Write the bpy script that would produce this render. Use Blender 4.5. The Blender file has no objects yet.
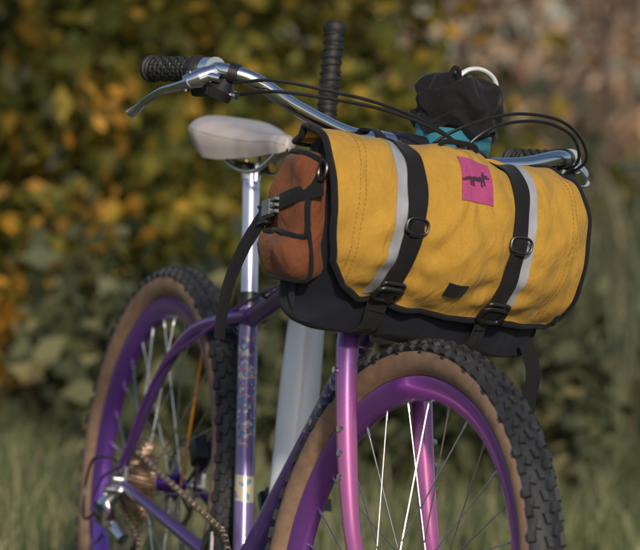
import bpy, math, random
import numpy as np
from mathutils import Matrix, Vector
random.seed(7); rng=np.random.default_rng(7)
scene=bpy.context.scene
RAD=math.radians

# ------------------------------------------------------------ materials
def mat(name):
    m=bpy.data.materials.new(name); m.use_nodes=True
    nt=m.node_tree; nt.nodes.clear()
    out=nt.nodes.new('ShaderNodeOutputMaterial')
    b=nt.nodes.new('ShaderNodeBsdfPrincipled')
    nt.links.new(b.outputs[0],out.inputs[0])
    return m,nt,b,out
def coords(nt,kind='Object'):
    return nt.nodes.new('ShaderNodeTexCoord').outputs[kind]
def noise(nt,co,scale,detail=3,rough=.5):
    n=nt.nodes.new('ShaderNodeTexNoise'); n.inputs['Scale'].default_value=scale
    n.inputs['Detail'].default_value=detail; n.inputs['Roughness'].default_value=rough
    nt.links.new(co,n.inputs['Vector']); return n.outputs['Fac']
def ramp(nt,fac,stops,interp='LINEAR'):
    r=nt.nodes.new('ShaderNodeValToRGB'); r.color_ramp.interpolation=interp
    e=r.color_ramp.elements
    while len(e)<len(stops): e.new(.5)
    for i,(p,c) in enumerate(stops):
        e[i].position=p; e[i].color=(c[0],c[1],c[2],1)
    nt.links.new(fac,r.inputs['Fac']); return r.outputs['Color']
def mix(nt,fac,a,b,mode='MIX'):
    n=nt.nodes.new('ShaderNodeMixRGB'); n.blend_type=mode
    for s,v in ((0,fac),(1,a),(2,b)):
        if hasattr(v,'is_linked'): nt.links.new(v,n.inputs[s])
        else: n.inputs[s].default_value = v if s==0 else (v[0],v[1],v[2],1)
    return n.outputs[0]
def bump(nt,b,h,strength,dist):
    n=nt.nodes.new('ShaderNodeBump'); n.inputs['Strength'].default_value=strength
    n.inputs['Distance'].default_value=dist
    nt.links.new(h,n.inputs['Height']); nt.links.new(n.outputs[0],b.inputs['Normal'])
def simple(name,col,rough=.5,metal=0,coat=0,var=.15,nscale=30,bs=0,bscale=200,spec=.5,bd=.001):
    m,nt,b,o=mat(name); co=coords(nt)
    f=noise(nt,co,nscale,4)
    lo=[c*(1-var) for c in col]; hi=[min(1,c*(1+var)) for c in col]
    nt.links.new(ramp(nt,f,[(.3,lo),(.7,hi)]),b.inputs['Base Color'])
    b.inputs['Roughness'].default_value=rough; b.inputs['Metallic'].default_value=metal
    b.inputs['Coat Weight'].default_value=coat; b.inputs['Coat Roughness'].default_value=.08
    b.inputs['Specular IOR Level'].default_value=spec
    if bs: bump(nt,b,noise(nt,co,bscale,3),bs,bd)
    return m
def fabric(name,col,var=.12,weave=900,fold=18,fd=.006,wv=.07,dist=.7):
    m,nt,b,o=mat(name); co=coords(nt)
    f=noise(nt,co,14,6,.6)
    c1=ramp(nt,f,[(.25,[c*(1-var) for c in col]),(.75,[min(1,c*(1+var)) for c in col])])
    g=noise(nt,co,weave,1)
    c2=ramp(nt,g,[(.3,(.82,.82,.82)),(.7,(1.08,1.08,1.08))])
    nt.links.new(mix(nt,1,c1,c2,'MULTIPLY'),b.inputs['Base Color'])
    b.inputs['Roughness'].default_value=.85
    b.inputs['Specular IOR Level'].default_value=.25
    b.inputs['Sheen Weight'].default_value=.08
    h=nt.nodes.new('ShaderNodeMath'); h.operation='MULTIPLY_ADD'
    nt.links.new(noise(nt,co,weave,1),h.inputs[0]); h.inputs[1].default_value=wv
    mp=nt.nodes.new('ShaderNodeMapping'); nt.links.new(co,mp.inputs[0]); mp.inputs['Scale'].default_value=(1,1.7,.8); mp.inputs['Rotation'].default_value=(.5,0,0)
    n=nt.nodes.new('ShaderNodeTexNoise'); n.inputs['Scale'].default_value=fold; n.inputs['Detail'].default_value=2; n.inputs['Distortion'].default_value=dist
    nt.links.new(mp.outputs[0],n.inputs['Vector'])
    nt.links.new(n.outputs['Fac'],h.inputs[2])
    bump(nt,b,h.outputs[0],.8,fd)
    return m
M={}
M['yellow']=fabric('yellow_canvas',(.47,.265,.042),fold=17,fd=.012,var=.16)
M['navy']=fabric('navy_canvas',(.009,.011,.022),fold=14,fd=.006,wv=.03,dist=.2)
M['brown']=fabric('rust_canvas',(.165,.054,.022),fold=26,fd=.012)
M['web']=fabric('black_webbing',(.008,.008,.011),weave=500,fold=60,fd=.002)
M['bind']=fabric('black_binding',(.007,.008,.013),weave=500,fold=60,fd=.002)
M['teal']=fabric('teal_canvas',(.03,.20,.28))
M['blackcloth']=fabric('black_nylon',(.008,.008,.010),fold=28,fd=.008,wv=.03,dist=.3)
M['grey']=simple('reflective_tape',(.30,.31,.36),.5,0,0,.1,60,.2,120)
M['stitch']=simple('stitch_thread',(.27,.145,.025),.8)
M['pink']=fabric('magenta_label',(.38,.062,.19),weave=500)
M['dark']=simple('label_ink',(.05,.015,.04),.7)
M['plastic']=simple('black_plastic',(.014,.014,.016),.38,0,0,.2,40)
M['greyplastic']=simple('grey_plastic',(.13,.14,.16),.45)
M['rubber']=simple('grip_rubber',(.013,.013,.014),.6,0,0,.2,60,.3,400)
M['silver']=simple('polished_alloy',(.74,.75,.79),.20,1,0,.06,20,.06,60)
M['steel']=simple('spoke_steel',(.55,.55,.57),.34,1,0,.05,20)
M['darksteel']=simple('dark_steel',(.13,.12,.12),.38,1,0,.25,60)
M['brass']=simple('cog_steel',(.52,.42,.34),.34,1,0,.2,60)
M['chain']=simple('chain_steel',(.35,.29,.25),.38,1,0,.3,150)
M['saddle']=simple('saddle_leather',(.43,.39,.395),.38,0,0,.08,30,.25,300)
M['rim_r']=simple('purple_anodised_rim',(.19,.065,.45),.25,.65,.5,.08,12)
M['rim_f']=simple('violet_anodised_rim',(.28,.09,.45),.25,.65,.5,.08,12)
M['hub']=simple('hub_shell',(.10,.03,.28),.3,.8)
M['orange']=simple('orange_spoke_wrap',(.65,.27,.03),.5)
M['post']=simple('silver_seatpost',(.66,.65,.78),.26,.8,0,.06,20)
M['bat']=simple('bat_white_paint',(.74,.77,.84),.3,0,.4,.03,8,.05,30)
M['loop']=simple('enamel_loop',(.78,.80,.82),.3,.2)
M['cable']=simple('cable_housing',(.012,.012,.014),.35)
M['purplecable']=simple('purple_housing',(.10,.03,.22),.3,.2,.5)
M['tan']=simple('tan_sidewall',(.225,.140,.094),.7,0,0,.22,50,.4,500)
M['tread']=simple('tread_rubber',(.022,.024,.030),.66,0,0,.5,25,.3,300)
def paint(name,deep,light,z0,z1):
    m,nt,b,o=mat(name); co=coords(nt)
    s=nt.nodes.new('ShaderNodeSeparateXYZ'); nt.links.new(co,s.inputs[0])
    mr=nt.nodes.new('ShaderNodeMapRange'); nt.links.new(s.outputs[2],mr.inputs[0])
    mr.inputs[1].default_value=z0; mr.inputs[2].default_value=z1
    c=ramp(nt,mr.outputs[0],[(0,light),(1,deep)])
    fl=noise(nt,co,900,1)
    c=mix(nt,1,c,ramp(nt,fl,[(.35,(.88,.88,.88)),(.7,(1.15,1.15,1.15))]),'MULTIPLY')
    nt.links.new(c,b.inputs['Base Color'])
    b.inputs['Metallic'].default_value=.45; b.inputs['Roughness'].default_value=.32
    b.inputs['Coat Weight'].default_value=.8; b.inputs['Coat Roughness'].default_value=.05
    return m
M['frame']=paint('purple_metallic_paint',(.12,.058,.22),(.095,.045,.22),.3,.8)
M['fork']=paint('purple_to_pink_fade',(.15,.075,.29),(.48,.135,.35),.57,.71)
def decal_mat(name,axis,bands,base):
    m,nt,b,o=mat(name); co=coords(nt)
    s=nt.nodes.new('ShaderNodeSeparateXYZ'); nt.links.new(co,s.inputs[0])
    v=nt.nodes.new('ShaderNodeTexVoronoi'); v.inputs['Scale'].default_value=170; nt.links.new(co,v.inputs['Vector'])
    sp=nt.nodes.new('ShaderNodeSeparateColor'); nt.links.new(v.outputs['Color'],sp.inputs[0])
    fl=ramp(nt,sp.outputs[0],[(0,(.14,.10,.30)),(.20,(.07,.28,.36)),(.38,(.30,.24,.48)),(.52,(.50,.18,.28)),(.66,(.58,.48,.34)),(.80,(.16,.10,.32)),(.90,(.52,.55,.60))],'CONSTANT')
    base=mix(nt,noise(nt,co,25,2),base,[c*1.35 for c in base])
    col=base
    for (z0,z1,kind) in bands:
        a=nt.nodes.new('ShaderNodeMath'); a.operation='GREATER_THAN'; nt.links.new(s.outputs[axis],a.inputs[0]); a.inputs[1].default_value=z0
        c=nt.nodes.new('ShaderNodeMath'); c.operation='LESS_THAN'; nt.links.new(s.outputs[axis],c.inputs[0]); c.inputs[1].default_value=z1
        d=nt.nodes.new('ShaderNodeMath'); d.operation='MULTIPLY'; nt.links.new(a.outputs[0],d.inputs[0]); nt.links.new(c.outputs[0],d.inputs[1])
        fac=d.outputs[0]
        if kind=='flor':
            n=nt.nodes.new('ShaderNodeMath'); n.operation='GREATER_THAN'; nt.links.new(noise(nt,co,70,3),n.inputs[0]); n.inputs[1].default_value=.45
            e=nt.nodes.new('ShaderNodeMath'); e.operation='MULTIPLY'; nt.links.new(fac,e.inputs[0]); nt.links.new(n.outputs[0],e.inputs[1]); fac=e.outputs[0]
            src=fl
        elif kind=='cream': src=ramp(nt,noise(nt,co,70,2),[(.42,(.55,.48,.33)),(.55,(.35,.30,.42)),(.6,(.12,.25,.32))],'CONSTANT')
        else: src=kind
        col=mix(nt,fac,col,src)
    nt.links.new(col,b.inputs['Base Color'])
    b.inputs['Metallic'].default_value=.3; b.inputs['Roughness'].default_value=.32
    b.inputs['Coat Weight'].default_value=.9; b.inputs['Coat Roughness'].default_value=.05
    return m
M['seattube']=decal_mat('seat_tube_paint',2,[(.49,.66,'flor'),(.405,.445,'cream')],(.16,.12,.30))
M['downtube']=decal_mat('down_tube_paint',2,[(.55,.70,'flor')],(.09,.05,.22))

def leafmat(name,stops,transl=.35,nscale=.8,dark=.45):
    m,nt,b,o=mat(name); co=coords(nt)
    g=nt.nodes.new('ShaderNodeNewGeometry')
    c=ramp(nt,g.outputs['Random Per Island'],stops)
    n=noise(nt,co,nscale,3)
    sh=ramp(nt,n,[(.36,(dark,dark,dark*.9)),(.62,(1.25,1.2,1.1))])  # clump shading put into the leaf colour by broad noise
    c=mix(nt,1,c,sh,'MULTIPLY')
    nt.links.new(c,b.inputs['Base Color']); b.inputs['Roughness'].default_value=.6
    b.inputs['Specular IOR Level'].default_value=.3
    if transl>0:
        t=nt.nodes.new('ShaderNodeBsdfTranslucent'); nt.links.new(c,t.inputs[0])
        mx=nt.nodes.new('ShaderNodeMixShader'); mx.inputs[0].default_value=transl
        nt.links.new(b.outputs[0],mx.inputs[1]); nt.links.new(t.outputs[0],mx.inputs[2]); nt.links.new(mx.outputs[0],o.inputs[0])
    return m

# ------------------------------------------------------------ mesh tools
class MB:
    def __init__(s): s.v=[]; s.f=[]; s.m=[]; s.mats=[]
    def mi(s,k):
        if k not in s.mats: s.mats.append(k)
        return s.mats.index(k)
    def add(s,v,f,k):
        o=len(s.v); i=s.mi(k)
        s.v+= [tuple(p) for p in v]; s.f+=[tuple(o+q for q in g) for g in f]; s.m+=[i]*len(f)
    def obj(s,name,parent=None,M4=None,ang=35):
        me=bpy.data.meshes.new(name); me.from_pydata(s.v,[],s.f)
        for k in s.mats: me.materials.append(M[k])
        me.polygons.foreach_set('material_index',s.m)
        me.polygons.foreach_set('use_smooth',[True]*len(s.f)); me.update()
        try: me.set_sharp_from_angle(angle=RAD(ang))
        except Exception: pass
        ob=bpy.data.objects.new(name,me); scene.collection.objects.link(ob)
        if parent: ob.parent=parent
        if M4 is not None: ob.matrix_local=M4
        return ob
def V(*a): return Vector(a)
def cr(pts,n=8,closed=False):
    pts=[Vector(p) for p in pts]; out=[]
    N=len(pts)
    for i in range(N if closed else N-1):
        if closed: p=[pts[(i+k)%N] for k in (-1,0,1,2)]
        else: p=[pts[max(i-1,0)],pts[i],pts[i+1],pts[min(i+2,N-1)]]
        for j in range(n):
            t=j/n
            out.append(.5*((2*p[1])+(p[2]-p[0])*t+(2*p[0]-5*p[1]+4*p[2]-p[3])*t*t+(-p[0]+3*p[1]-3*p[2]+p[3])*t**3))
    if not closed: out.append(pts[-1])
    return out
def tube(b,path,r,k,seg=12,closed=False,cap=True,flat=1.0,up=None):
    path=[Vector(p) for p in path]; n=len(path)
    rr=r if isinstance(r,(list,tuple)) else [r]*n
    if len(rr)!=n:
        rr=[float(np.interp(i/(n-1),np.linspace(0,1,len(rr)),rr)) for i in range(n)]
    T=[]
    for i in range(n):
        a=path[(i-1)%n] if closed or i>0 else path[0]; c=path[(i+1)%n] if closed or i<n-1 else path[-1]
        T.append((c-a).normalized())
    nn=Vector(up) if up else (Vector((0,0,1)) if abs(T[0].z)<.9 else Vector((1,0,0)))
    vs=[]
    for i in range(n):
        nn=(nn-T[i]*nn.dot(T[i])).normalized(); bb=T[i].cross(nn)
        for j in range(seg):
            a=2*math.pi*j/seg
            vs.append(path[i]+nn*math.cos(a)*rr[i]*flat+bb*math.sin(a)*rr[i])
    fs=[]
    for i in range(n if closed else n-1):
        for j in range(seg):
            a=i*seg+j; c=i*seg+(j+1)%seg; i2=(i+1)%n
            fs.append((a,c,i2*seg+(j+1)%seg,i2*seg+j))
    if cap and not closed:
        fs.append(tuple(range(seg-1,-1,-1))); fs.append(tuple((n-1)*seg+j for j in range(seg)))
    b.add(vs,fs,k)
def lathe(b,prof,k,center=(0,0,0),seg=96,axis='y',closed=True,kf=None,a0=0):
    n=len(prof); vs=[]
    c=Vector(center)
    for i in range(seg):
        a=2*math.pi*i/seg+a0
        for (r,o) in prof:
            if axis=='y': vs.append(c+V(r*math.cos(a),o,r*math.sin(a)))
            else: vs.append(c+V(r*math.cos(a),r*math.sin(a),o))
    groups={}
    for i in range(seg):
        i2=(i+1)%seg
        for j in range(n if closed else n-1):
            j2=(j+1)%n
            kk=kf(j) if kf else k
            groups.setdefault(kk,[]).append((i*n+j,i*n+j2,i2*n+j2,i2*n+j))
    o=len(b.v); b.v+=[tuple(p) for p in vs]
    for kk,fs in groups.items():
        i=b.mi(kk); b.f+=[tuple(o+q for q in g) for g in fs]; b.m+=[i]*len(fs)
def box(b,c,ax,sz,k,taper=1.0,bev=0):
    c=Vector(c); X,Y,Z=[Vector(a) for a in ax]
    vs=[]
    for dz,t in ((-1,1),(1,taper)):
        for dx,dy in ((-1,-1),(1,-1),(1,1),(-1,1)):
            vs.append(c+X*dx*sz[0]*t+Y*dy*sz[1]*t+Z*dz*sz[2])
    b.add(vs,[(3,2,1,0),(4,5,6,7),(0,1,5,4),(1,2,6,5),(2,3,7,6),(3,0,4,7)],k)
I3=((1,0,0),(0,1,0),(0,0,1))
def cyl(b,p,q,r,k,seg=16,r2=None):
    tube(b,[p,q],[r,r if r2 is None else r2],k,seg)
def empty(name,M4=None):
    e=bpy.data.objects.new(name,None); scene.collection.objects.link(e); e.empty_display_size=.1
    if M4 is not None: e.matrix_world=M4
    return e

# ------------------------------------------------------------ placement
HZ=.368; WB=1.075
bikeM=Matrix.Translation((-.262,5.493,0))@Matrix.Rotation(RAD(21.4-90),4,'Z')@Matrix.Rotation(RAD(-3.0),4,'X')
ax=V(-math.cos(RAD(69)),0,math.sin(RAD(69)))
ap=V(WB-.045*.934,0,HZ-.045*.358)
STEER=8.5
S=Matrix.Translation(ap)@Matrix.Rotation(RAD(STEER),4,ax)@Matrix.Translation(-ap)
B0=V(.863,0,.996)
TB=S@Matrix.Translation(B0)
TBT=TB@Matrix.Rotation(RAD(-2.6),4,'X')
def A(s): return ap+ax*s
bike=empty('bicycle',bikeM)

# ------------------------------------------------------------ wheels
def wheel(name,cx,M4,rimk,rear):
    c=(cx,0,HZ)
    w=empty(name); w.parent=bike; w.matrix_local=M4 if M4 else Matrix()
    b=MB()
    rc,rm=.3385,.0265
    prof=[];kinds=[]
    N=30
    for j in range(N):
        a=-math.pi*.80+ (1.6*math.pi)*j/(N-1)
        rad=rm*(1.0+ .05*math.cos(a))
        prof.append((rc+rad*math.cos(a)*1.0, rad*1.08*math.sin(a)))
        kinds.append(a)
    def kf(j):
        if j>=N-1: return 'tan'
        return 'tread' if abs((kinds[j]+kinds[j+1])/2)<1.06 else 'tan'
    lathe(b,prof,None,c,seg=160,kf=kf)
    def knob(th,a,lw,ll,h,k='tread',skew=0):
        er=V(math.cos(th),0,math.sin(th)); et=V(-math.sin(th),0,math.cos(th)); ey=V(0,1,0)
        nrm=er*math.cos(a)+ey*math.sin(a); tan=-er*math.sin(a)+ey*math.cos(a)
        pos=Vector(c)+er*rc+ nrm*(rm*1.03+h*.5-.0008)+ey*rm*.06*math.sin(a)
        X=(et+tan*skew).normalized(); Y=nrm.cross(X)
        box(b,pos,(X,Y,nrm),(ll,lw,h*.5+.001),k,.84)
    n=72
    for i in range(n):
        th=2*math.pi*i/n; d=2*math.pi/n
        jt=random.uniform(-.0006,.0006)
        for sgn in (-1,1):
            knob(th+(.25*d if sgn>0 else -.25*d),sgn*.18,.0043,.0088,.0052,skew=sgn*.25)
            knob(th+(.5*d if i%2 else .4*d),sgn*.53,.0046,.0076+jt,.0052,skew=-sgn*.3)
            knob(th+(.0 if i%2 else .1*d),sgn*.91,.0056 if i%2 else .0044,.0088,.0060)
            if i%2: knob(th+.0*d,sgn*1.17,.0024,.0050,.0018)
    b.obj('tyre',w,None,30)
    b=MB()
    rp=[(.318,.0150),(.316,.0165),(.306,.0165),(.297,.0140),(.286,.0085),(.283,.004),(.283,-.004),(.286,-.0085),(.297,-.0140),(.306,-.0165),(.316,-.0165),(.318,-.0150),(.309,-.011),(.309,.011)]
    lathe(b,rp,rimk,c,seg=160)
    b.obj('rim',w,None,25)
    b=MB()
    lathe(b,[(.010,-.05),(.013,-.045),(.013,-.036),(.028,-.034),(.028,-.031),(.016,-.026),(.014,0),(.016,.026),(.028,.031),(.028,.034),(.013,.036),(.013,.045),(.010,.05)],'hub',c,48)
    b.obj('hub_shell',w)
    b=MB()
    ns=32
    for i in range(ns):
        th=2*math.pi*(i+.5)/ns; side=1 if i%2 else -1
        lead=1 if (i//2)%2 else -1
        th2=th+lead*RAD(66)
        p=Vector(c)+V(.284*math.cos(th),0,.284*math.sin(th))
        q=Vector(c)+V(.025*math.cos(th2),side*.0325,.025*math.sin(th2))
        kk='orange' if (rear and i in (5,)) else 'steel'
        cyl(b,q,p,.0011 if kk=='steel' else .0022,kk,6)
        cyl(b,p+(q-p).normalized()*.014,p,.0021,'steel',8)
    b.obj('spokes',w)
    if rear:
        b=MB()
        lathe(b,[(.080,.0405),(.080,.0425),(.066,.0425),(.066,.0405)],'darksteel',c,64)
        for i in range(6):
            a=i*math.pi/3
            cyl(b,Vector(c)+V(.02*math.cos(a),.0415,.02*math.sin(a)),Vector(c)+V(.068*math.cos(a+.5),.0415,.068*math.sin(a+.5)),.003,'darksteel',6)
        b.obj('brake_rotor',w)
    return w
wheel('rear_wheel',0,None,'rim_r',True)
wheel('front_wheel',WB,S,'rim_f',False)

# ------------------------------------------------------------ frame
BB=V(.455,0,.30); ST=V(.326,0,.70)
HT0=A(.425); HT1=A(.545)
b=MB()
tube(b,[BB,ST+V(-.004,0,.012)],.0160,'seattube',20)
b.obj('seat_tube',bike)
b=MB()
tube(b,[A(.445),BB+V(.01,0,.01)],.0185,'downtube',20)
b.obj('down_tube',bike)
b=MB()
tube(b,[HT0,HT1],.0225,'frame',24)
for s in (.425,.545): tube(b,[A(s-.004),A(s+.004)],.0255,'darksteel',24)
tube(b,cr([A(.525),V(.60,0,.785),ST+V(.012,0,-.012)],8),.0160,'frame',18)
for sg in (-1,1):
    tube(b,cr([ST+V(.03,sg*.012,-.008),ST+V(-.03,sg*.030,-.022),V(.215,sg*.048,.650),V(.15,sg*.062,.590),V(.085,sg*.068,.50),V(.035,sg*.070,.425),V(.005,sg*.070,.385)],6),[.0105,.0105,.0100,.0095,.0085,.008],'frame',14)
    tube(b,cr([BB+V(-.01,sg*.028,0),V(.36,sg*.045,.318),V(.22,sg*.058,.338),V(.03,sg*.069,.362)],6),[.0125,.011,.009],'frame',14)
    box(b,(.012,sg*.070,.372),I3,(.022,.0035,.022),'silver',.8)
tube(b,[BB+V(0,-.036,0),BB+V(0,.036,0)],.021,'frame',24)
tube(b,[V(.27,-.04,.675),V(.27,.04,.675)],.007,'frame',10)
tube(b,[ST+V(-.002,0,.005),ST+V(-.008,0,.026)],.0185,'plastic',20)
tube(b,[ST+V(-.022,-.012,.014),ST+V(-.022,.012,.014)],.005,'silver',10)
tube(b,cr([A(.54)+V(.01,-.03,0),V(.79,-.018,.845),V(.6,-.0195,.785),V(.36,-.022,.712),V(.27,-.048,.655),V(.16,-.074,.583),V(.085,-.080,.49),V(.03,-.082,.40),V(-.05,-.085,.36),V(-.085,-.085,.30),V(-.05,-.085,.25),V(-.01,-.083,.27)],6),.0026,'purplecable',8)
b.obj('frame_tubes',bike)
b=MB()
PT=V(.252,0,.915)
tube(b,[ST,PT],.0140,'post',20)
tube(b,[PT+V(.002,0,-.01),PT+V(-.003,0,.012)],[.017,.019],'silver',16)
box(b,PT+V(-.003,0,.012),I3,(.024,.026,.007),'plastic',.8)
cyl(b,PT+V(.026,0,-.01),PT+V(.020,0,.022),.0045,'silver',8)
cyl(b,PT+V(-.030,0,-.01),PT+V(-.030,0,.022),.0045,'silver',8)
b.obj('seatpost',bike)
# saddle
b=MB()
prof=[(-.150,.030,.012,.006),(-.138,.066,.030,.012),(-.11,.086,.046,.014),(-.075,.086,.050,.009),(-.04,.068,.044,.002),(0,.045,.034,-.003),(.04,.031,.027,-.005),(.08,.024,.023,-.003),(.11,.021,.020,-.001),(.128,.015,.016,-.003),(.136,.004,.007,-.007)]
xs=[p[0] for p in prof]
vs=[];fs=[];NR=48;SG=32
SX,SZ=.265,.975
sadpt={}
for i in range(NR):
    x=-.150+.286*(.5-.5*math.cos(math.pi*i/(NR-1)))
    w,sk,z=[float(np.interp(x,xs,[p[q] for p in prof])) for q in (1,2,3)]
    for j in range(SG):
        a=2*math.pi*j/SG; ca,sa=math.cos(a),math.sin(a)
        y=w*math.copysign(abs(ca)**.75,ca)
        if sa>=0: zz=.014*sa**.8 - .014*abs(ca)**4 *(w/.08)
        else:
            d=abs(sa)
            zz=-.014*abs(ca)**4*(w/.08) - sk*min(1,d*2.2)*(1-max(0,(d-.45)/.55)*.8)
            y=w*math.copysign(abs(ca)**.75,ca)*(1-.24*min(1,d*2))
        vs.append((SX+x,y,SZ+z+zz)); sadpt[(i,j)]=V(SX+x,y,SZ+z+zz)
for i in range(NR-1):
    for j in range(SG):
        j2=(j+1)%SG; fs.append((i*SG+j,(i+1)*SG+j,(i+1)*SG+j2,i*SG+j2))
fs.append(tuple(range(SG))); fs.append(tuple((NR-1)*SG+j for j in range(SG-1,-1,-1)))
b.add(vs,fs,'saddle')
for j in (1,15):
    tube(b,[sadpt[(i,j)] for i in range(3,NR-2)],.0012,'saddle',6)
for sg in (-1,1):
    tube(b,cr([V(SX+.122,sg*.008,SZ-.012),V(SX+.092,sg*.018,SZ-.040),V(SX+.045,sg*.022,SZ-.054),V(SX-.035,sg*.024,SZ-.052),V(SX-.085,sg*.036,SZ-.030),V(SX-.115,sg*.045,SZ-.010)],6),.0038,'silver',10)
b.obj('saddle',bike,None,60)

# fork
b=MB()
tube(b,[A(.56),A(.60)],.0165,'plastic',20)
tube(b,[A(.39),A(.428)],[.019,.024],'fork',20)
for sg in (-1,1):
    tube(b,cr([A(.418)+V(0,sg*.012,0),A(.418)+V(.0,sg*.036,.004),A(.395)+V(.0,sg*.056,0),A(.34)+V(.002,sg*.063,0),A(.22)+V(.006,sg*.065,0),A(.10)+V(.022,sg*.066,0),V(WB-.004,sg*.064,HZ+.015)],6),[.0160,.0165,.0168,.016,.0150,.0125,.0105],'fork',18)
    box(b,(WB,sg*.063,HZ),I3,(.012,.004,.02),'fork')
    for s in (.18,.215,.25):
        p=A(s)+V(.010,sg*.064,0); cyl(b,p+V(0,sg*.010,0),p+V(0,sg*.0185,0),.0048,'silver',10)
    p=A(.335)+V(0,sg*.065,0); cyl(b,p,p+V(.0,sg*.019,0),.0045,'silver',10)
cyl(b,V(WB,-.072,HZ),V(WB,.072,HZ),.007,'silver',14)
b.obj('fork',bike,S)
b=MB()
box(b,(.05,.048,HZ+.07),((.6,0,-.8),(0,1,0),(.8,0,.6)),(.028,.014,.012),'plastic',.8)
b.obj('rear_calliper',bike)

# drivetrain
b=MB()
def cog(r,l,n,k,th=.0012,hole=.6):
    N=n*4; c=V(0,l,HZ)
    vs=[];fs=[]
    for i in range(N):
        a=2*math.pi*i/N; rr=r+(.0022 if i%4 in(1,2) else -.0022)
        for (q,o) in ((rr,-th),(rr,th),(r*hole,th),(r*hole,-th)):
            vs.append(c+V(q*math.cos(a),o,q*math.sin(a)))
    for i in range(N):
        i2=(i+1)%N
        for j in range(4):
            fs.append((i*4+j,i*4+(j+1)%4,i2*4+(j+1)%4,i2*4+j))
    b.add(vs,fs,k)
rs=[.024,.028,.032,.036,.041,.046,.052,.059,.067,.076]
for i,r in enumerate(rs): cog(r,-.062+i*.0034,int(r*2*math.pi/.0127),'brass' if i>3 else 'chain',hole=.7)
cyl(b,V(0,-.064,HZ),V(0,-.03,HZ),.019,'darksteel',20)
cyl(b,V(0,-.082,HZ),V(0,.08,HZ),.006,'silver',12)
b.obj('cassette',bike)
b=MB()
c=BB
N=32*4;vs=[];fs=[]
for i in range(N):
    a=2*math.pi*i/N; rr=.066+(.0022 if i%4 in(1,2) else -.0022)
    for (q,o) in ((rr,-.051),(rr,-.048),(.050,-.048),(.050,-.051)): vs.append(c+V(q*math.cos(a),o,q*math.sin(a)))
for i in range(N):
    i2=(i+1)%N
    for j in range(4): fs.append((i*4+j,i*4+(j+1)%4,i2*4+(j+1)%4,i2*4+j))
b.add(vs,fs,'darksteel')
for i in range(4):
    a=i*math.pi/2+.4; cyl(b,c+V(.0,-.053,0),c+V(.056*math.cos(a),-.050,.056*math.sin(a)),.006,'darksteel',8)
for sg,q in ((-1,V(.80,0,-.60)),(1,V(-.80,0,.60))):
    tube(b,[c+V(0,sg*.060,0),c+V(0,sg*.064,0)+q*.06,c+V(0,sg*.072,0)+q*.172],[.013,.010,.011],'darksteel',14)
    p=c+q*.17+V(0,sg*.085,0)
    box(b,p+V(0,sg*.045,0),I3,(.045,.045,.010),'plastic',.92)
    cyl(b,p,p+V(0,sg*.09,0),.007,'silver',10)
cyl(b,c+V(0,-.066,0),c+V(0,.066,0),.013,'silver',16)
b.obj('crankset',bike)
b=MB()
def arc(cx,cz,r,a0,a1,n):
    return [V(cx+r*math.cos(RAD(a0+(a1-a0)*i/n)),-.050,cz+r*math.sin(RAD(a0+(a1-a0)*i/n))) for i in range(n+1)]
path=arc(0,HZ,.053,260,95,14)+arc(BB.x,.30,.066,95,-100,18)+arc(.045,.185,.018,-70,-260,8)+arc(.075,.262,.016,-60,60,5)
dense=[]
for i in range(len(path)):
    p,q=path[i],path[(i+1)%len(path)]; n=max(1,int((q-p).length/.001))
    dense+=[p.lerp(q,t/n) for t in range(n)]
step=int(.0127/.001)
for i in range(0,len(dense)-step,step):
    p,q=dense[i],dense[i+step]; X=(q-p).normalized(); Y=V(0,1,0); Z=X.cross(Y); m=(p+q)/2
    w=.0034 if (i//step)%2 else .0022
    for sg in (-1,1): box(b,m+Y*sg*w,(X,Z,Y),(.0078,.0040,.0006),'chain')
    cyl(b,p-Y*.0042,p+Y*.0042,.0030,'chain',8)
b.obj('chain',bike)
b=MB()
for (x,z,r) in ((.045,.185,.0165),(.075,.262,.0145)):
    lathe(b,[(r,-.0025),(r,.0025),(.003,.0025),(.003,-.0025)],'plastic',(x,-.050,z),22)
for y in (-.056,-.044): tube(b,[V(.045,y,.185),V(.062,y,.22),V(.075,y,.262)],[.012,.008,.011],'darksteel',10,flat=.3,up=(0,1,0))
tube(b,[V(.012,-.078,.345),V(-.002,-.088,.325),V(.025,-.088,.30),V(.06,-.070,.275)],[.012,.015,.015,.012],'silver',12)
tube(b,[V(-.020,-.094,.318),V(.01,-.100,.312),V(.045,-.092,.300)],[.009,.013,.010],'darksteel',12)
box(b,(.028,-.100,.305),I3,(.022,.006,.012),'darksteel',.7)
cyl(b,V(.012,-.07,.35),V(.012,-.098,.35),.009,'silver',12)
tube(b,cr([V(.02,-.085,.40),V(-.03,-.088,.40),V(-.095,-.09,.385),V(-.118,-.09,.335),V(-.085,-.095,.285),V(-.03,-.095,.305)],6),.0026,'cable',8)
b.obj('rear_derailleur',bike)
b=MB()
tube(b,[V(.16,.055,.335),V(.15,.12,.20),V(.13,.205,.013)],[.010,.009,.008],'darksteel',12)
tube(b,[V(.13,.205,.013),V(.125,.215,.011)],[.012,.012],'plastic',12)
b.obj('kickstand',bike)

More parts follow.
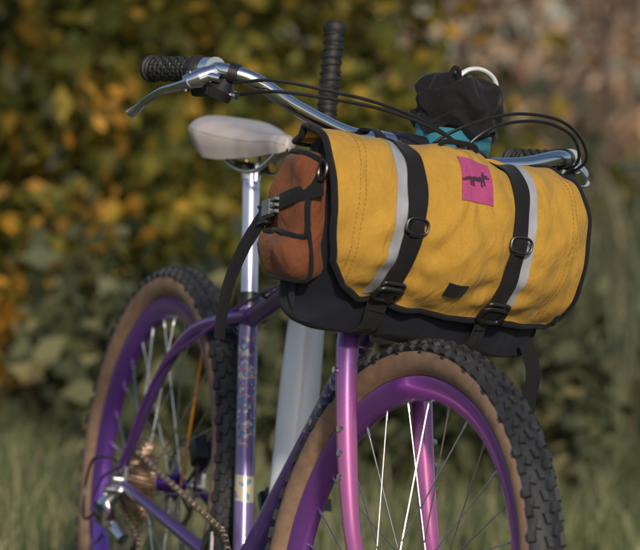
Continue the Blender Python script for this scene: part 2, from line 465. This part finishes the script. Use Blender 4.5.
# ------------------------------------------------------------ cockpit (bar space: f,l,u)
b=MB()
tube(b,[A(.60)-B0,A(.655)-B0],.0185,'plastic',18)
tube(b,[A(.63)-B0,V(-.005,0,-.005)],[.016,.015],'plastic',16)
tube(b,[V(0,-.024,0),V(0,.024,0)],.021,'plastic',20)
b.obj('stem',bike,TB)
def side(sg):
    return [V(0,0,0),V(0,sg*.06,-.001),V(.002,sg*.115,.0),V(.0,sg*.20,.018),V(-.012,sg*.262,.040),V(-.040,sg*.302,.044),V(-.075,sg*.315,.040),V(-.225,sg*.322,.031)]
b=MB()
pr=cr(list(reversed(side(-1)))+side(1)[1:],10)
tube(b,pr,.0111,'silver',20)
tube(b,[V(0,-.05,0),V(0,.05,0)],.0148,'silver',20)
b.obj('handlebar',bike,TBT)
for sg in (-1,1):
    b=MB()
    g0,g1=V(-.080,sg*.3155,.040),V(-.227,sg*.322,.031)
    n=90; pth=[];rr=[]
    for i in range(n):
        t=i/(n-1); pth.append(g0.lerp(g1,t))
        r=.0172 if (i%8)<5 else .0145
        if t<.06 or t>.93: r=.0200
        if t>.985: r=.015
        rr.append(r)
    tube(b,pth,rr,'rubber',24)
    gd=(g1-g0).normalized(); e1=gd.cross(V(0,0,1)).normalized(); e2=gd.cross(e1)
    for i in range(10):
        for j in range(10):
            a=2*math.pi*(j+.5*(i%2))/10; nrm=e1*math.cos(a)+e2*math.sin(a)
            box(b,g0.lerp(g1,.11+.078*i)+nrm*.0168,(gd,gd.cross(nrm),nrm),(.0036,.0032,.0016),'rubber',.8)
    cyl(b,g1,g1+gd*.004,.012,'plastic',16)
    b.obj('grip',bike,TBT,50)
    b=MB()
    c0=V(-.058,sg*.311,.043)
    dd=gd
    tube(b,[c0-dd*.013,c0+dd*.009],[.0175,.0175],'silver',18)
    tube(b,[c0+V(.014,sg*.0,-.004),c0+V(.012,sg*.022,-.018),c0+V(.0,sg*.036,-.028)],[.013,.0135,.010],'silver',14)
    cyl(b,c0+V(.0,sg*.032,-.040),c0+V(.0,sg*.032,-.010),.005,'darksteel',10)
    tube(b,cr([c0+V(.010,sg*.030,-.026),c0+V(-.018,sg*.038,-.036),c0+V(-.048,sg*.044,-.045),c0+V(-.080,sg*.049,-.062),c0+V(-.099,sg*.053,-.078),c0+V(-.107,sg*.058,-.086)],6),[.012,.0105,.009,.008,.007,.009,.0095],'silver',12,flat=.6,up=(0,0,1))
    tube(b,[c0+V(.012,sg*.02,-.012),c0+V(.034,-sg*.0,-.012)],[.007,.0055],'silver',12)
    b.obj('brake_lever',bike,TBT)
    b=MB()
    c1=V(-.030,sg*.288,.043)
    d1=V(.6,-sg*.75,-.05).normalized()
    tube(b,[c1-d1*.007,c1+d1*.007],.0150,'plastic',18)
    tube(b,[c1+V(-.006,sg*.006,-.012),c1+V(-.010,sg*.010,-.026),c1+V(-.012,sg*.012,-.040)],[.012,.021,.018],'plastic',16)
    tube(b,[c1+V(-.012,sg*.012,-.030),c1+V(-.05,sg*.03,-.034)],[.007,.009],'plastic',10)
    cyl(b,c1+V(.0,sg*.0,-.030),c1+V(.012,sg*-.006,-.030),.006,'silver',10)
    b.obj('shifter',bike,TBT)
b=MB()
def cab(pts,r=.0025): tube(b,cr(pts,8),r,'cable',8)
cab([V(-.022,-.29,.030),V(.02,-.25,.045),V(.05,-.18,.048),V(.065,-.10,.048),V(.08,-.02,.036),V(.085,.035,.010),V(.05,.04,-.04)])
cab([V(-.032,-.275,.015),V(.02,-.245,.030),V(.06,-.17,.038),V(.075,-.09,.040),V(.095,-.02,.030),V(.095,.045,.006),V(.06,.05,-.04)])
cab([V(-.022,.300,.025),V(.002,.305,.045),V(.015,.285,.070),V(.035,.24,.088),V(.045,.19,.092),V(.055,.12,.080),V(.055,.05,.046),V(.045,.01,.008),V(.04,.0,-.04)])
cab([V(-.022,.285,.015),V(.005,.290,.045),V(.030,.25,.076),V(.045,.18,.082),V(.060,.10,.058),V(.055,.06,.015),V(.04,.05,-.04)])
b.obj('cables',bike,TBT)

# ------------------------------------------------------------ handlebar bag
BG=V(.133,.018,-.006)
bagM=bikeM@TB@Matrix.Translation(BG)
bag=empty('handlebar_bag',bagM)
PR=cr([(-.075,0,-.006),(-.045,0,.006),(-.01,0,.006),(.028,0,-.010),(.054,0,-.048),(.066,0,-.102),(.056,0,-.157),(.026,0,-.198),(.006,0,-.218),(-.006,0,-.250),(-.045,0,-.268),(-.085,0,-.25)],12)
L=[0]
for i in range(1,len(PR)): L.append(L[-1]+(PR[i]-PR[i-1]).length)
TF=L[96]; TOT=L[-1]
def prof_at(t):
    d=t*TF
    return V(float(np.interp(d,L,[p.x for p in PR])),0,float(np.interp(d,L,[p.z for p in PR])))
CL,CRR=-.100,.073
def wob(l,t):
    w=.0040*math.sin(l*38+t*5+1)*math.sin(t*7+l*11)+.0022*math.sin(l*90+t*14)*math.sin(t*19+1.3)
    w+=.0007*math.sin(l*150-t*26+math.sin(l*40)*2)*(.4+.6*math.sin(t*9+l*20)**2)
    for c in (CL,CRR): w-=.0080*math.exp(-((l-c)/.030)**2)
    w+=.006*math.exp(-((l-(CL+CRR)/2)/.05)**2)*math.sin(min(1,max(0,t))*math.pi)
    for c in (CL,CRR): w+=.0024*math.sin((t-.6)*50)*math.exp(-((abs(l-c)-.035)/.022)**2)*max(0,min(1,(t-.45)*3))
    for c,s in ((CL,1),(CRR,-1)):
        q=(l-c)-s*.18*(.95-t)
        w-=.0028*math.exp(-(q/.010)**2)*max(0,min(1,(t-.35)*3))
    return w
def P(l,t,off=0):
    e=.004; p=prof_at(t); q=prof_at(min(t+e,TOT/TF)); r=prof_at(max(t-e,0)); T=(q-r).normalized()
    N=V(-T.z,0,T.x)
    if N.x*1+N.z*.3<0 and t<1.0: N=-N
    k=abs(l)/.21
    back=.034*k**3.0
    pos=V(p.x-back,l,p.z-.006*k**3*(1 if t<.3 else 0)*(1-t/.3 if t<.3 else 0)+.010*k**3*max(0,min(1,(t-.7)/.3)))
    return pos+N*(off+wob(l,t)+.002)
TT=[0,.08,.18,.28,.45,.65,.82,.93,1]
WLt=[.216,.220,.223,.224,.222,.214,.196,.166,.133]
WRt=[.116,.140,.169,.189,.203,.208,.211,.208,.194]
def WL(t): return float(np.interp(t,TT,WLt))
def WR(t): return float(np.interp(t,TT,WRt))
def strip(b,fl0,fl1,t0,t1,k,off,th,n=40,nl=4):
    vs=[];fs=[]
    for i in range(n+1):
        t=t0+(t1-t0)*i/n; a=fl0(t) if callable(fl0) else fl0; c=fl1(t) if callable(fl1) else fl1
        for j in range(nl+1):
            l=a+(c-a)*j/nl; vs.append(P(l,t,off+th))
        for j in range(nl+1):
            l=a+(c-a)*j/nl; vs.append(P(l,t,off))
    w=2*(nl+1)
    for i in range(n):
        for j in range(nl):
            a=i*w+j; fs.append((a,a+1,a+w+1,a+w)); a+=nl+1; fs.append((a+w,a+w+1,a+1,a))
        a=i*w; fs.append((a+w,a+w+nl+1,a+nl+1,a)); a=i*w+nl; fs.append((a,a+nl+1,a+w+nl+1,a+w))
    fs.append(tuple(range(nl,-1,-1))+tuple(range(nl+1,w)))
    o=n*w; fs.append(tuple(o+q for q in range(nl+1))+tuple(o+q for q in range(w-1,nl,-1)))
    b.add(vs,fs,k)
b=MB()
strip(b,lambda t:-WL(t),lambda t:WR(t),0,1,'yellow',0,.003,100,130)
b.obj('flap',bag,None,60)
b=MB()
edge=[P(-WL(t),t,.0015) for t in np.linspace(0,1,40)]+[P(-WL(1)+(WL(1)+WR(1))*q,1,.0015) for q in np.linspace(.03,.97,40)]+[P(WR(t),t,.0015) for t in np.linspace(1,0,40)]
tube(b,edge,.0052,'bind',10)
edge=[P(-WL(0)+(WL(0)+WR(0))*q,0,.0015) for q in np.linspace(0,1,30)]
tube(b,edge,.0045,'bind',8)
b.obj('flap_binding',bag)
b=MB()
for l0 in (-.174,-.166,.156,.164):
    n=46
    for i in range(n):
        t=.06+.88*i/n
        s=1 if l0>0 else -1
        ll=l0+ s*.012*math.sin(min(1,t)*math.pi)
        if ll>WR(t)-.008 or -ll>WL(t)-.008: continue
        q0=P(ll,t,.0033);q1=P(ll,t+.011,.0033); tube(b,[q0,q1],.0006,'stitch',5)
b.obj('stitching',bag)
b=MB()
strip(b,CL-.030,CL,.02,.965,'grey',.0034,.0008,60,4)
strip(b,CRR,CRR+.028,.02,.965,'grey',.0034,.0008,60,4)
b.obj('reflective_strips',bag)
b=MB()
for c in (CL,CRR):
    strip(b,c-.0135,c+.0135,.0,1.24,'web',.0056,.0020,70,3)
    strip(b,c-.0120,c+.0120,.58,1.04,'web',.0084,.0020,30,3)
    strip(b,c-.0145,c+.0145,.885,.925,'plastic',.0110,.004,6,2)
    tube(b,cr([P(c,.57,.008),P(c,.60,.014),P(c,.65,.0135)],4),.010,'web',8,flat=.25,up=(1,0,0))
b.obj('straps',bag)
b=MB()
def ring(b,t,l,off,w,h,k,r=.0022,sq=.7,n=28):
    pts=[]
    e=P(l,t+.01,off)-P(l,t-.01,off); e.normalize(); Yv=V(0,1,0)
    for i in range(n):
        a=2*math.pi*i/n; ca,sa=math.cos(a),math.sin(a)
        pts.append(P(l,t,off)+Yv*w*math.copysign(abs(ca)**sq,ca)+e*h*math.copysign(abs(sa)**sq,sa))
    tube(b,pts,r,k,8,closed=True)
for c,t in ((CL,.61),(CRR,.61)):
    ring(b,t,c,.0135,.0175,.011,'darksteel',.0022)
for c,t in ((CL,.93),(CRR,.93)):
    ring(b,t,c,.016,.018,.014,'plastic',.0040,.4)
    ring(b,t-.05,c,.015,.017,.006,'plastic',.0030,.5)
    strip(b,c-.010,c+.010,t-.02,t+.045,'plastic',.013,.004,3,2)
b.obj('buckles',bag)
LS=-.014
b=MB()
strip(b,-.022+LS,.032+LS,.305,.48,'pink',.0036,.0012,14,12)
b.obj('label',bag)
b=MB()
def blob(l0,l1,t0,t1): strip(b,l0-.012+LS,l1-.012+LS,t0+.030,t1+.030,'dark',.0050,.0004,3,2)
for q in ((.002,.014,.352,.364),(.010,.024,.348,.366),(.020,.030,.344,.362),(.026,.036,.330,.348),(.033,.039,.338,.346),(.028,.031,.318,.333),(-.002,.004,.356,.366),(-.006,.000,.360,.370),(-.010,-.004,.366,.374),(.004,.007,.364,.386),(.008,.011,.364,.390),(.022,.025,.360,.386),(.027,.030,.358,.380)): blob(*q)
strip(b,-.026,.006,.80,.865,'bind',.0036,.0015,6,5)
b.obj('label_print',bag)
b=MB()
tube(b,cr([P(-.044,.20,.004),P(-.037,.205,.010),P(-.014,.215,.013),P(.009,.215,.010),P(.016,.215,.004)],5),.0042,'web',8,flat=.5,up=(1,0,0))
b.obj('daisy_loop',bag)
# body
b=MB()
front=[(p.x-.013,p.z-.004) for p in PR[::6]]
cs=front+[(-.094,-.20),(-.094,-.13),(-.094,-.06),(-.090,-.02)]
cxx=sum(p[0] for p in cs)/len(cs); czz=sum(p[1] for p in cs)/len(cs)
ls=[(-.214,0),(-.213,.5),(-.211,.85),(-.206,.95),(-.196,.99)]+[(l,1) for l in np.linspace(-.172,.160,22)]+[(.180,.98),(.190,.92),(.195,.8),(.197,.5),(.198,0)]
vs=[];fs=[];n=len(cs)
for l,s in ls:
    for i,(f,u) in enumerate(cs):
        k=abs(l)/.21; wv=.004*math.sin(l*50+i*.9)+.002*math.sin(l*90+i*1.6)
        cin=sum(.007*math.exp(-((l-c)/.026)**2) for c in (CL,CRR))
        x=cxx+(f-cxx)*s-.034*k**3.0*(1 if f>cxx else 0)+wv*(1 if i>16 else .3)-cin*(1 if f>cxx else 0)
        z=czz+(u-czz)*s+wv*.6
        if l>.1 and u>-.05: z-=.03*(l-.1)/.1
        vs.append((x, l+.004*math.sin(i*1.3)*(s<.9), z))
for i in range(len(ls)-1):
    for j in range(n):
        j2=(j+1)%n; fs.append((i*n+j,i*n+j2,(i+1)*n+j2,(i+1)*n+j))
b.add(vs,fs,'navy')
ob=b.obj('body',bag,None,70)
md=ob.modifiers.new('s','SUBSURF'); md.levels=1; md.render_levels=1
def pw(x,e): return math.copysign(abs(x)**e,x)
EE=.55
def Q(fp,up,sg,off=0):
    r=(abs(fp)**(2/EE)+abs(up)**(2/EE))**(EE/2)
    sn=min(1,r)**2; ca=math.sqrt(max(0,1-sn*sn))
    return pocket_pt(fp,up,ca**.8,sg,off)
def pocket_pt(f,u,l,sg,off=0):
    uu=-.118+u*.092; ff=-.056+f*(.058-.006*u)+.02*(-.105-uu)*1.2
    fold=.0034*math.sin(ff*70+uu*55)+.0028*math.sin(uu*95+ff*20)+.0015*math.sin(ff*160-uu*40)
    pinch=-.007*math.exp(-((u+.28)/.10)**2)
    bulge=.030+(.008 if u<-.28 else 0)*min(1,(-.28-u)*4 if u<-.28 else 0)
    ll=(.218 if sg<0 else .200)+l*(bulge+fold+pinch+off)
    return V(ff,sg*ll,uu)
def pocket(sg):
    b=MB()
    vs=[];fs=[];NU,NV=34,40
    for i in range(NU+1):
        a=math.pi*i/NU; sn=max(0.0,math.sin(a))**.5
        for j in range(NV):
            p=2*math.pi*j/NV
            vs.append(pocket_pt(pw(math.cos(p),EE)*sn,pw(math.sin(p),EE)*sn,pw(math.cos(a),.8),sg))
    for i in range(NU):
        for j in range(NV):
            j2=(j+1)%NV; fs.append((i*NV+j,(i+1)*NV+j,(i+1)*NV+j2,i*NV+j2))
    b.add(vs,fs,'brown')
    def hem(pts,r=.0045): tube(b,cr([Q(f,u,sg,.002) for f,u in pts],5),r,'bind',8)
    hem([(.93,.86),(.93,.3),(.93,-.20),(.80,-.30),(.4,-.30),(0,-.27),(-.4,-.30),(-.80,-.32),(-.93,-.22),(-.93,.3),(-.93,.86)])
    hem([(-.93,.86),(-.4,.95),(.4,.95),(.93,.86)])
    hem([(.95,-.2),(.95,-.7),(.82,-.93),(.3,-.97),(-.3,-.97),(-.82,-.93),(-.95,-.7),(-.95,-.2)],.0035)
    b.obj('side_pocket',bag,None,70)
    b=MB()
    pts=[(1.1,.42),(.6,.30),(.1,.16),(-.35,.02),(-.75,-.10),(-.98,-.16)]
    pth=cr([V(.012 if sg<0 else .0,sg*(.226 if sg<0 else .205),-.074)]+[Q(min(.97,f),u,sg,.004) for f,u in pts[1:]],6)
    tube(b,pth,.0115,'web',8,flat=.16,up=(0,sg,0))
    cpt=Q(-.30,.03,sg,.010)
    X=V(.95,0,.28).normalized(); Z=V(0,sg,0); Y=Z.cross(X)
    box(b,cpt,(X,Y,Z),(.012,.013,.004),'greyplastic',.85)
    for s in (-.009,.0,.009): box(b,cpt+X*.018+Y*s,(X,Y,Z),(.009,.0022,.003),'greyplastic',.9)
    c2=Q(-.72,-.08,sg,.010)
    box(b,c2,(X,Y,Z),(.013,.015,.004),'plastic',.85)
    for s in (-.012,.012): box(b,c2+Y*s+Z*.004,(X,Y,Z),(.013,.002,.002),'plastic',.9)
    if sg<0:
        pts=[]
        for i in range(28):
            a=2*math.pi*i/28; pts.append((.008+.011*math.cos(a),sg*.230,-.050+.014*math.sin(a)))
        tube(b,pts,.0026,'darksteel',8,closed=True)
        a=Q(-.80,-.10,sg,.012)
        tube(b,cr([a,a+V(-.030,-.004,-.045),a+V(-.052,-.006,-.095),a+V(-.062,-.004,-.145),a+V(-.064,.0,-.185)],8),[.0125,.0125,.0125,.012],'web',10,flat=.13,up=(.5,-.5,.5))
    else:
        tube(b,cr([(-.02,sg*.170,-.24),(-.01,sg*.186,-.28),(-.012,sg*.188,-.32),(-.008,sg*.190,-.372)],8),.0115,'web',10,flat=.14,up=(.9,-.3,0))
    b.obj('side_strap',bag)
pocket(-1); pocket(1)
b=MB()
for c in (CL,CRR):
    pts=[]
    for i in range(24):
        a=2*math.pi*i/24; pts.append((-.105+.036*math.cos(a),c,.002+.020*math.sin(a)))
    tube(b,pts,.010,'web',8,closed=True,flat=.2,up=(1,0,0))
b.obj('mounting_loops',bag)

# ------------------------------------------------------------ stem bag with cup loop
sbM=bikeM@TB@Matrix.Translation((-.066,.112,-.004))
sb=empty('stem_bag',sbM)
b=MB()
SG=64
pf=[(-.13,.035),(-.13,.048),(-.10,.052),(-.04,.054),(.0,.056),(.030,.057),(.044,.057)]
pf2=[(.042,.0585),(.054,.063),(.064,.056),(.074,.061),(.090,.064),(.104,.060),(.115,.047),(.122,.030),(.126,.014),(.120,.002)]
def cloth(pf,k,amp):
    vs=[];fs=[]
    dense=[]
    for i in range(len(pf)-1):
        for j in range(5): dense.append((pf[i][0]+(pf[i+1][0]-pf[i][0])*j/5,pf[i][1]+(pf[i+1][1]-pf[i][1])*j/5))
    dense.append(pf[-1])
    for z,r in dense:
        for j in range(SG):
            a=2*math.pi*j/SG
            rr=r*(1+amp*(math.sin(7*a+z*90)*.5+math.sin(13*a-z*50)*.35+math.sin(3*a+z*160)*.5+.4*abs(math.sin(10*a+2*math.sin(z*120)))))
            vs.append((rr*math.cos(a)*1.02,rr*math.sin(a),z+amp*.12*math.sin(5*a+r*80)*(r/.06)))
    for i in range(len(dense)-1):
        for j in range(SG):
            j2=(j+1)%SG; fs.append((i*SG+j,i*SG+j2,(i+1)*SG+j2,(i+1)*SG+j))
    fs.append(tuple(range(SG-1,-1,-1))); fs.append(tuple((len(dense)-1)*SG+j for j in range(SG)))
    b.add(vs,fs,k)
cloth(pf,'teal',.012); cloth(pf2,'blackcloth',.085)
b.obj('pouch',sb,None,70)
b=MB()
tube(b,cr([(.0,-.015,.118),(.0,.005,.136),(.0,.030,.140),(.0,.052,.130),(.0,.060,.110),(.0,.052,.090)],6),.0052,'loop',12,flat=.7)
tube(b,cr([(.03,-.045,.105),(.035,-.042,.132),(.03,-.028,.128),(.03,-.025,.10)],6),.0035,'web',8)
b.obj('cup_handle',sb)

# ------------------------------------------------------------ baseball bat
b=MB()
pf=[(0,.030),(.006,.033),(.10,.033),(.28,.0325),(.42,.028),(.53,.020),(.60,.0145)]
zz=np.linspace(0,.60,40)
tube(b,[V(0,0,z) for z in zz],[float(np.interp(z,[p[0] for p in pf],[p[1] for p in pf])) for z in zz],'bat',28)
tube(b,[V(0,0,.585+.255*i/20) for i in range(21)],.0150,'rubber',20)
hel=[V(.0152*math.cos(i*2*math.pi/24),.0152*math.sin(i*2*math.pi/24),.588+.248*i/479) for i in range(480)]
tube(b,hel,.0023,'rubber',6)
hel=[V(.0152*math.cos(-i*2*math.pi/40),.0152*math.sin(-i*2*math.pi/40),.588+.248*i/479) for i in range(480)]
tube(b,hel,.0016,'rubber',6)
tube(b,[V(0,0,.836),V(0,0,.842),V(0,0,.850),V(0,0,.856)],[.016,.0185,.0185,.014],'rubber',20)
bot=V(.475,.058,.325); top=V(.385,.058,1.18)
dz=(top-bot).normalized(); q=V(0,0,1).rotation_difference(dz)
batM=bikeM@Matrix.Translation(bot)@q.to_matrix().to_4x4()
b.obj('baseball_bat',None,batM,50)
b=MB()
tb=.433
pts=cr([(tb,-.022,.735),(tb,.03,.715),(tb,.078,.710),(tb,.096,.727),(tb,.078,.745),(tb,.03,.755)],5,True)
tube(b,pts,.011,'web',8,closed=True,flat=.2,up=(0,0,1))
b.obj('bat_strap',bike)

# ------------------------------------------------------------ setting
def leaves(name,C,size,mt,aspect=.55):
    n=len(C)
    d=rng.normal(size=(n,3)); d/=np.linalg.norm(d,axis=1)[:,None]
    e=rng.normal(size=(n,3)); e-=d*(d*e).sum(1)[:,None]; e/=np.linalg.norm(e,axis=1)[:,None]
    s=size*rng.uniform(.6,1.3,size=(n,1))
    v=np.empty((n,4,3)); v[:,0]=C-d*s; v[:,1]=C+e*s*aspect; v[:,2]=C+d*s; v[:,3]=C-e*s*aspect
    me=bpy.data.meshes.new(name)
    me.vertices.add(4*n); me.vertices.foreach_set('co',v.reshape(-1).astype(np.float32))
    me.loops.add(4*n); me.loops.foreach_set('vertex_index',np.arange(4*n,dtype=np.int32))
    me.polygons.add(n); me.polygons.foreach_set('loop_start',np.arange(0,4*n,4,dtype=np.int32))
    me.update(calc_edges=True); me.validate(); me.materials.append(mt)
    ob=bpy.data.objects.new(name,me); scene.collection.objects.link(ob); return ob
def clumps(nc,per,xr,yr,zr,sp):
    c=np.stack([rng.uniform(*xr,nc),rng.uniform(*yr,nc),rng.uniform(*zr,nc)],1)
    s=rng.uniform(.6,1.4,(nc,1,1))*sp
    C=(c[:,None,:]+rng.normal(size=(nc,per,3))*s).reshape(-1,3)
    return C[C[:,2]>.03]
def blades(name,base,h,w,mt,lean=.3,seg=3):
    n=len(base); a=rng.uniform(0,2*math.pi,n); dirv=np.stack([np.cos(a),np.sin(a),np.zeros(n)],1)
    ph=rng.uniform(0,2*math.pi,n); side=np.stack([np.cos(ph),np.sin(ph),np.zeros(n)],1)
    ln=rng.uniform(.2,1,(n,1))*lean
    V_=np.empty((n,(seg+1)*2,3))
    for k in range(seg+1):
        t=k/seg
        c=base+np.array([0,0,1])*(h[:,None]*t*(1-.25*ln*t))+dirv*h[:,None]*ln*t*t
        ww=w[:,None]*(1-t*.92)
        V_[:,2*k]=c-side*ww; V_[:,2*k+1]=c+side*ww
    idx=np.array([[2*k,2*k+1,2*k+3,2*k+2] for k in range(seg)])
    F=(np.arange(n)[:,None,None]*(seg+1)*2+idx[None]).reshape(-1)
    me=bpy.data.meshes.new(name); me.vertices.add(n*(seg+1)*2); me.vertices.foreach_set('co',V_.reshape(-1).astype(np.float32))
    me.loops.add(len(F)); me.loops.foreach_set('vertex_index',F.astype(np.int32))
    me.polygons.add(n*seg); me.polygons.foreach_set('loop_start',np.arange(0,len(F),4,dtype=np.int32))
    me.update(calc_edges=True); me.validate(); me.materials.append(mt)
    ob=bpy.data.objects.new(name,me); scene.collection.objects.link(ob); return ob

m,nt,bs,o=mat('meadow_ground'); co=coords(nt)
nt.links.new(ramp(nt,noise(nt,co,1.2,8,.7),[(.3,(.045,.055,.025)),(.5,(.09,.11,.05)),(.7,(.15,.15,.075))]),bs.inputs['Base Color'])
bs.inputs['Roughness'].default_value=.95; bump(nt,bs,noise(nt,co,14,6,.7),.8,.05)
M['ground']=m
b=MB()
vs=[];fs=[]
gx=np.concatenate([[-400,-100,-40],np.linspace(-15,15,31),[40,100,400]]); gy=np.concatenate([[-400,-80,-20],np.linspace(-6,30,37),[60,120,500]])
for y in gy:
    for x in gx:
        z=0 if (2<y<7.5 or abs(x)>60) else .04*math.sin(x*1.3)*math.sin(y*.9)*min(1,abs(y-7.5)/3)
        vs.append((x,y,z))
nx=len(gx)
for j in range(len(gy)-1):
    for i in range(nx-1): fs.append((j*nx+i,j*nx+i+1,(j+1)*nx+i+1,(j+1)*nx+i))
b.add(vs,fs,'ground'); b.obj('ground',None,None,180)

gm=leafmat('grass_blades',[(0,(.075,.10,.045)),(.5,(.14,.175,.085)),(.8,(.24,.25,.145)),(1,(.36,.32,.22))],0,1.5,.6)
n=32000
base=np.stack([rng.uniform(-3,3,n),rng.uniform(3.8,10.0,n),np.zeros(n)],1)
h=rng.uniform(.06,.18,n)*np.where(base[:,1]<6.3,.5,1.0)
blades('grass',base,h,rng.uniform(.0025,.006,n),gm,.6)

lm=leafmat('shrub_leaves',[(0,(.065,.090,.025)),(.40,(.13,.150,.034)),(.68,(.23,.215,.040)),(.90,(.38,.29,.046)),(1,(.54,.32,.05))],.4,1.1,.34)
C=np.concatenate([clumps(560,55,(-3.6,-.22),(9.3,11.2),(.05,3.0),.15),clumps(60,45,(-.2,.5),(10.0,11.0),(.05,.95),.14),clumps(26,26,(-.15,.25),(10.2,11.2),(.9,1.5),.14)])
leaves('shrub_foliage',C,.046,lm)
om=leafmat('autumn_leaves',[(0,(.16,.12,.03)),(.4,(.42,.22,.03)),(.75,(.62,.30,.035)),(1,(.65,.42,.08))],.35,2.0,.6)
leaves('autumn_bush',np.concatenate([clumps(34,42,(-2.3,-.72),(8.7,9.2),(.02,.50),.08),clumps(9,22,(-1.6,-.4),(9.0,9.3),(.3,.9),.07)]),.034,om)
dm=leafmat('dark_foliage',[(0,(.022,.032,.014)),(.6,(.05,.068,.028)),(1,(.10,.10,.04))],0,.7,.5)  # deep backing layer, shade put into its dark leaf colours
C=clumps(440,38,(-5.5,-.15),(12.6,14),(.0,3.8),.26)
leaves('woodland_foliage',C,.090,dm)
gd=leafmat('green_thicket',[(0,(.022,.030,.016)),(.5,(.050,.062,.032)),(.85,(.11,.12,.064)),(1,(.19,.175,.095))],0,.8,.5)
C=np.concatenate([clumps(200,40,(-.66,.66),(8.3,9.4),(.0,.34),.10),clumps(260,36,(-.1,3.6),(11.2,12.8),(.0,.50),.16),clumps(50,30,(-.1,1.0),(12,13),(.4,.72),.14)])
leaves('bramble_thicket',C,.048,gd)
rm_=leafmat('reed_blades',[(0,(.07,.10,.055)),(.45,(.14,.165,.10)),(.75,(.25,.25,.17)),(1,(.42,.36,.26))],.25,1.2,.55)
n=4200
base=np.stack([rng.uniform(.25,4.2,n),rng.uniform(9.0,12.0,n),np.zeros(n)],1)
h=rng.uniform(.45,1.1,n)*(.58+.34*np.clip((base[:,0]-.3)/.9,0,1))
blades('reeds',base,h,rng.uniform(.006,.014,n),rm_,.45,5)
# pale dry plumes standing above the reeds, with the sky showing through
tm=leafmat('dry_plumes',[(0,(.12,.08,.055)),(.18,(.42,.28,.19)),(.42,(.80,.58,.44)),(1,(.88,.73,.60))],.4,1.3,.55)
leaves('dry_scrub',clumps(380,26,(-.2,5.5),(15.6,17.5),(.30,1.85),.13),.058,tm)
leaves('sparse_crown',clumps(60,12,(-.4,6.0),(17.0,19),(1.0,3.2),.22),.045,leafmat('twig_leaves',[(0,(.07,.055,.03)),(.6,(.20,.15,.07)),(1,(.42,.28,.12))],.4,.9,.6))
M['bark']=simple('bark',(.085,.060,.05),.9,0,0,.3,12,.6,30)
def tree(x,y,h,seed,k=1.0):
    r=random.Random(seed); b=MB()
    def grow(p,d,l,rad,dep):
        pts=[p]; q=p.copy(); dd=d.copy()
        for i in range(5):
            dd=(dd+V(r.uniform(-.18,.18),r.uniform(-.18,.18),r.uniform(-.05,.12))).normalized(); q=q+dd*l/5; pts.append(q.copy())
        tube(b,cr(pts,2),[rad,rad*.55],'bark',7 if dep else 10)
        if dep<4:
            for kk in range(4 if dep<2 else 3):
                i=r.randint(1,5); a=r.uniform(0,2*math.pi); s=V(math.cos(a),math.sin(a),r.uniform(.1,.9)).normalized()
                grow(pts[i],(dd*.5+s*.8).normalized(),l*r.uniform(.5,.72),rad*.5,dep+1)
    grow(V(x,y,0),V(r.uniform(-.1,.1),0,1),h,h*.014*k,0)
    return b.obj('tree',None,None,60)
tree(1.5,15.0,2.2,3); tree(2.5,18.2,2.6,5); tree(.8,15.2,2.0,9); tree(-1.2,13.2,3.2,11); tree(4.2,18,3,14); tree(-3.4,13,3.2,21); tree(1.15,14.6,2.0,33)

# ------------------------------------------------------------ light
w=bpy.data.worlds.new('World'); scene.world=w; w.use_nodes=True
nt=w.node_tree; bg=nt.nodes['Background']
sky=nt.nodes.new('ShaderNodeTexSky'); sky.sky_type='NISHITA'; sky.sun_disc=False
az=RAD(8); el=RAD(27)
sd=V(math.sin(az)*math.cos(el),-math.cos(az)*math.cos(el),math.sin(el))
sky.sun_elevation=el; sky.sun_rotation=math.atan2(sd.x,sd.y)
sky.dust_density=1.5; sky.air_density=1.0
nt.links.new(sky.outputs[0],bg.inputs[0]); bg.inputs[1].default_value=.105
ld=bpy.data.lights.new('sun','SUN'); ld.energy=2.8; ld.angle=RAD(4); ld.color=(1,.87,.69)
lo=bpy.data.objects.new('sun',ld); scene.collection.objects.link(lo)
lo.rotation_euler=sd.to_track_quat('Z','Y').to_euler()

# ------------------------------------------------------------ camera
cd=bpy.data.cameras.new('camera'); cam=bpy.data.objects.new('camera',cd); scene.collection.objects.link(cam)
cam.matrix_world=Matrix.Translation((0,0,1.12))@Matrix.Rotation(RAD(90-3.9),4,'X')@Matrix.Rotation(RAD(5),4,'Z')
cd.sensor_width=36; cd.lens=36*3250/640; cd.clip_end=2000; cd.clip_start=.05
cd.dof.use_dof=True; cd.dof.focus_distance=4.68; cd.dof.aperture_fstop=4.9
scene.camera=cam
scene.view_settings.view_transform='Standard'; scene.view_settings.look='None'; scene.view_settings.exposure=0
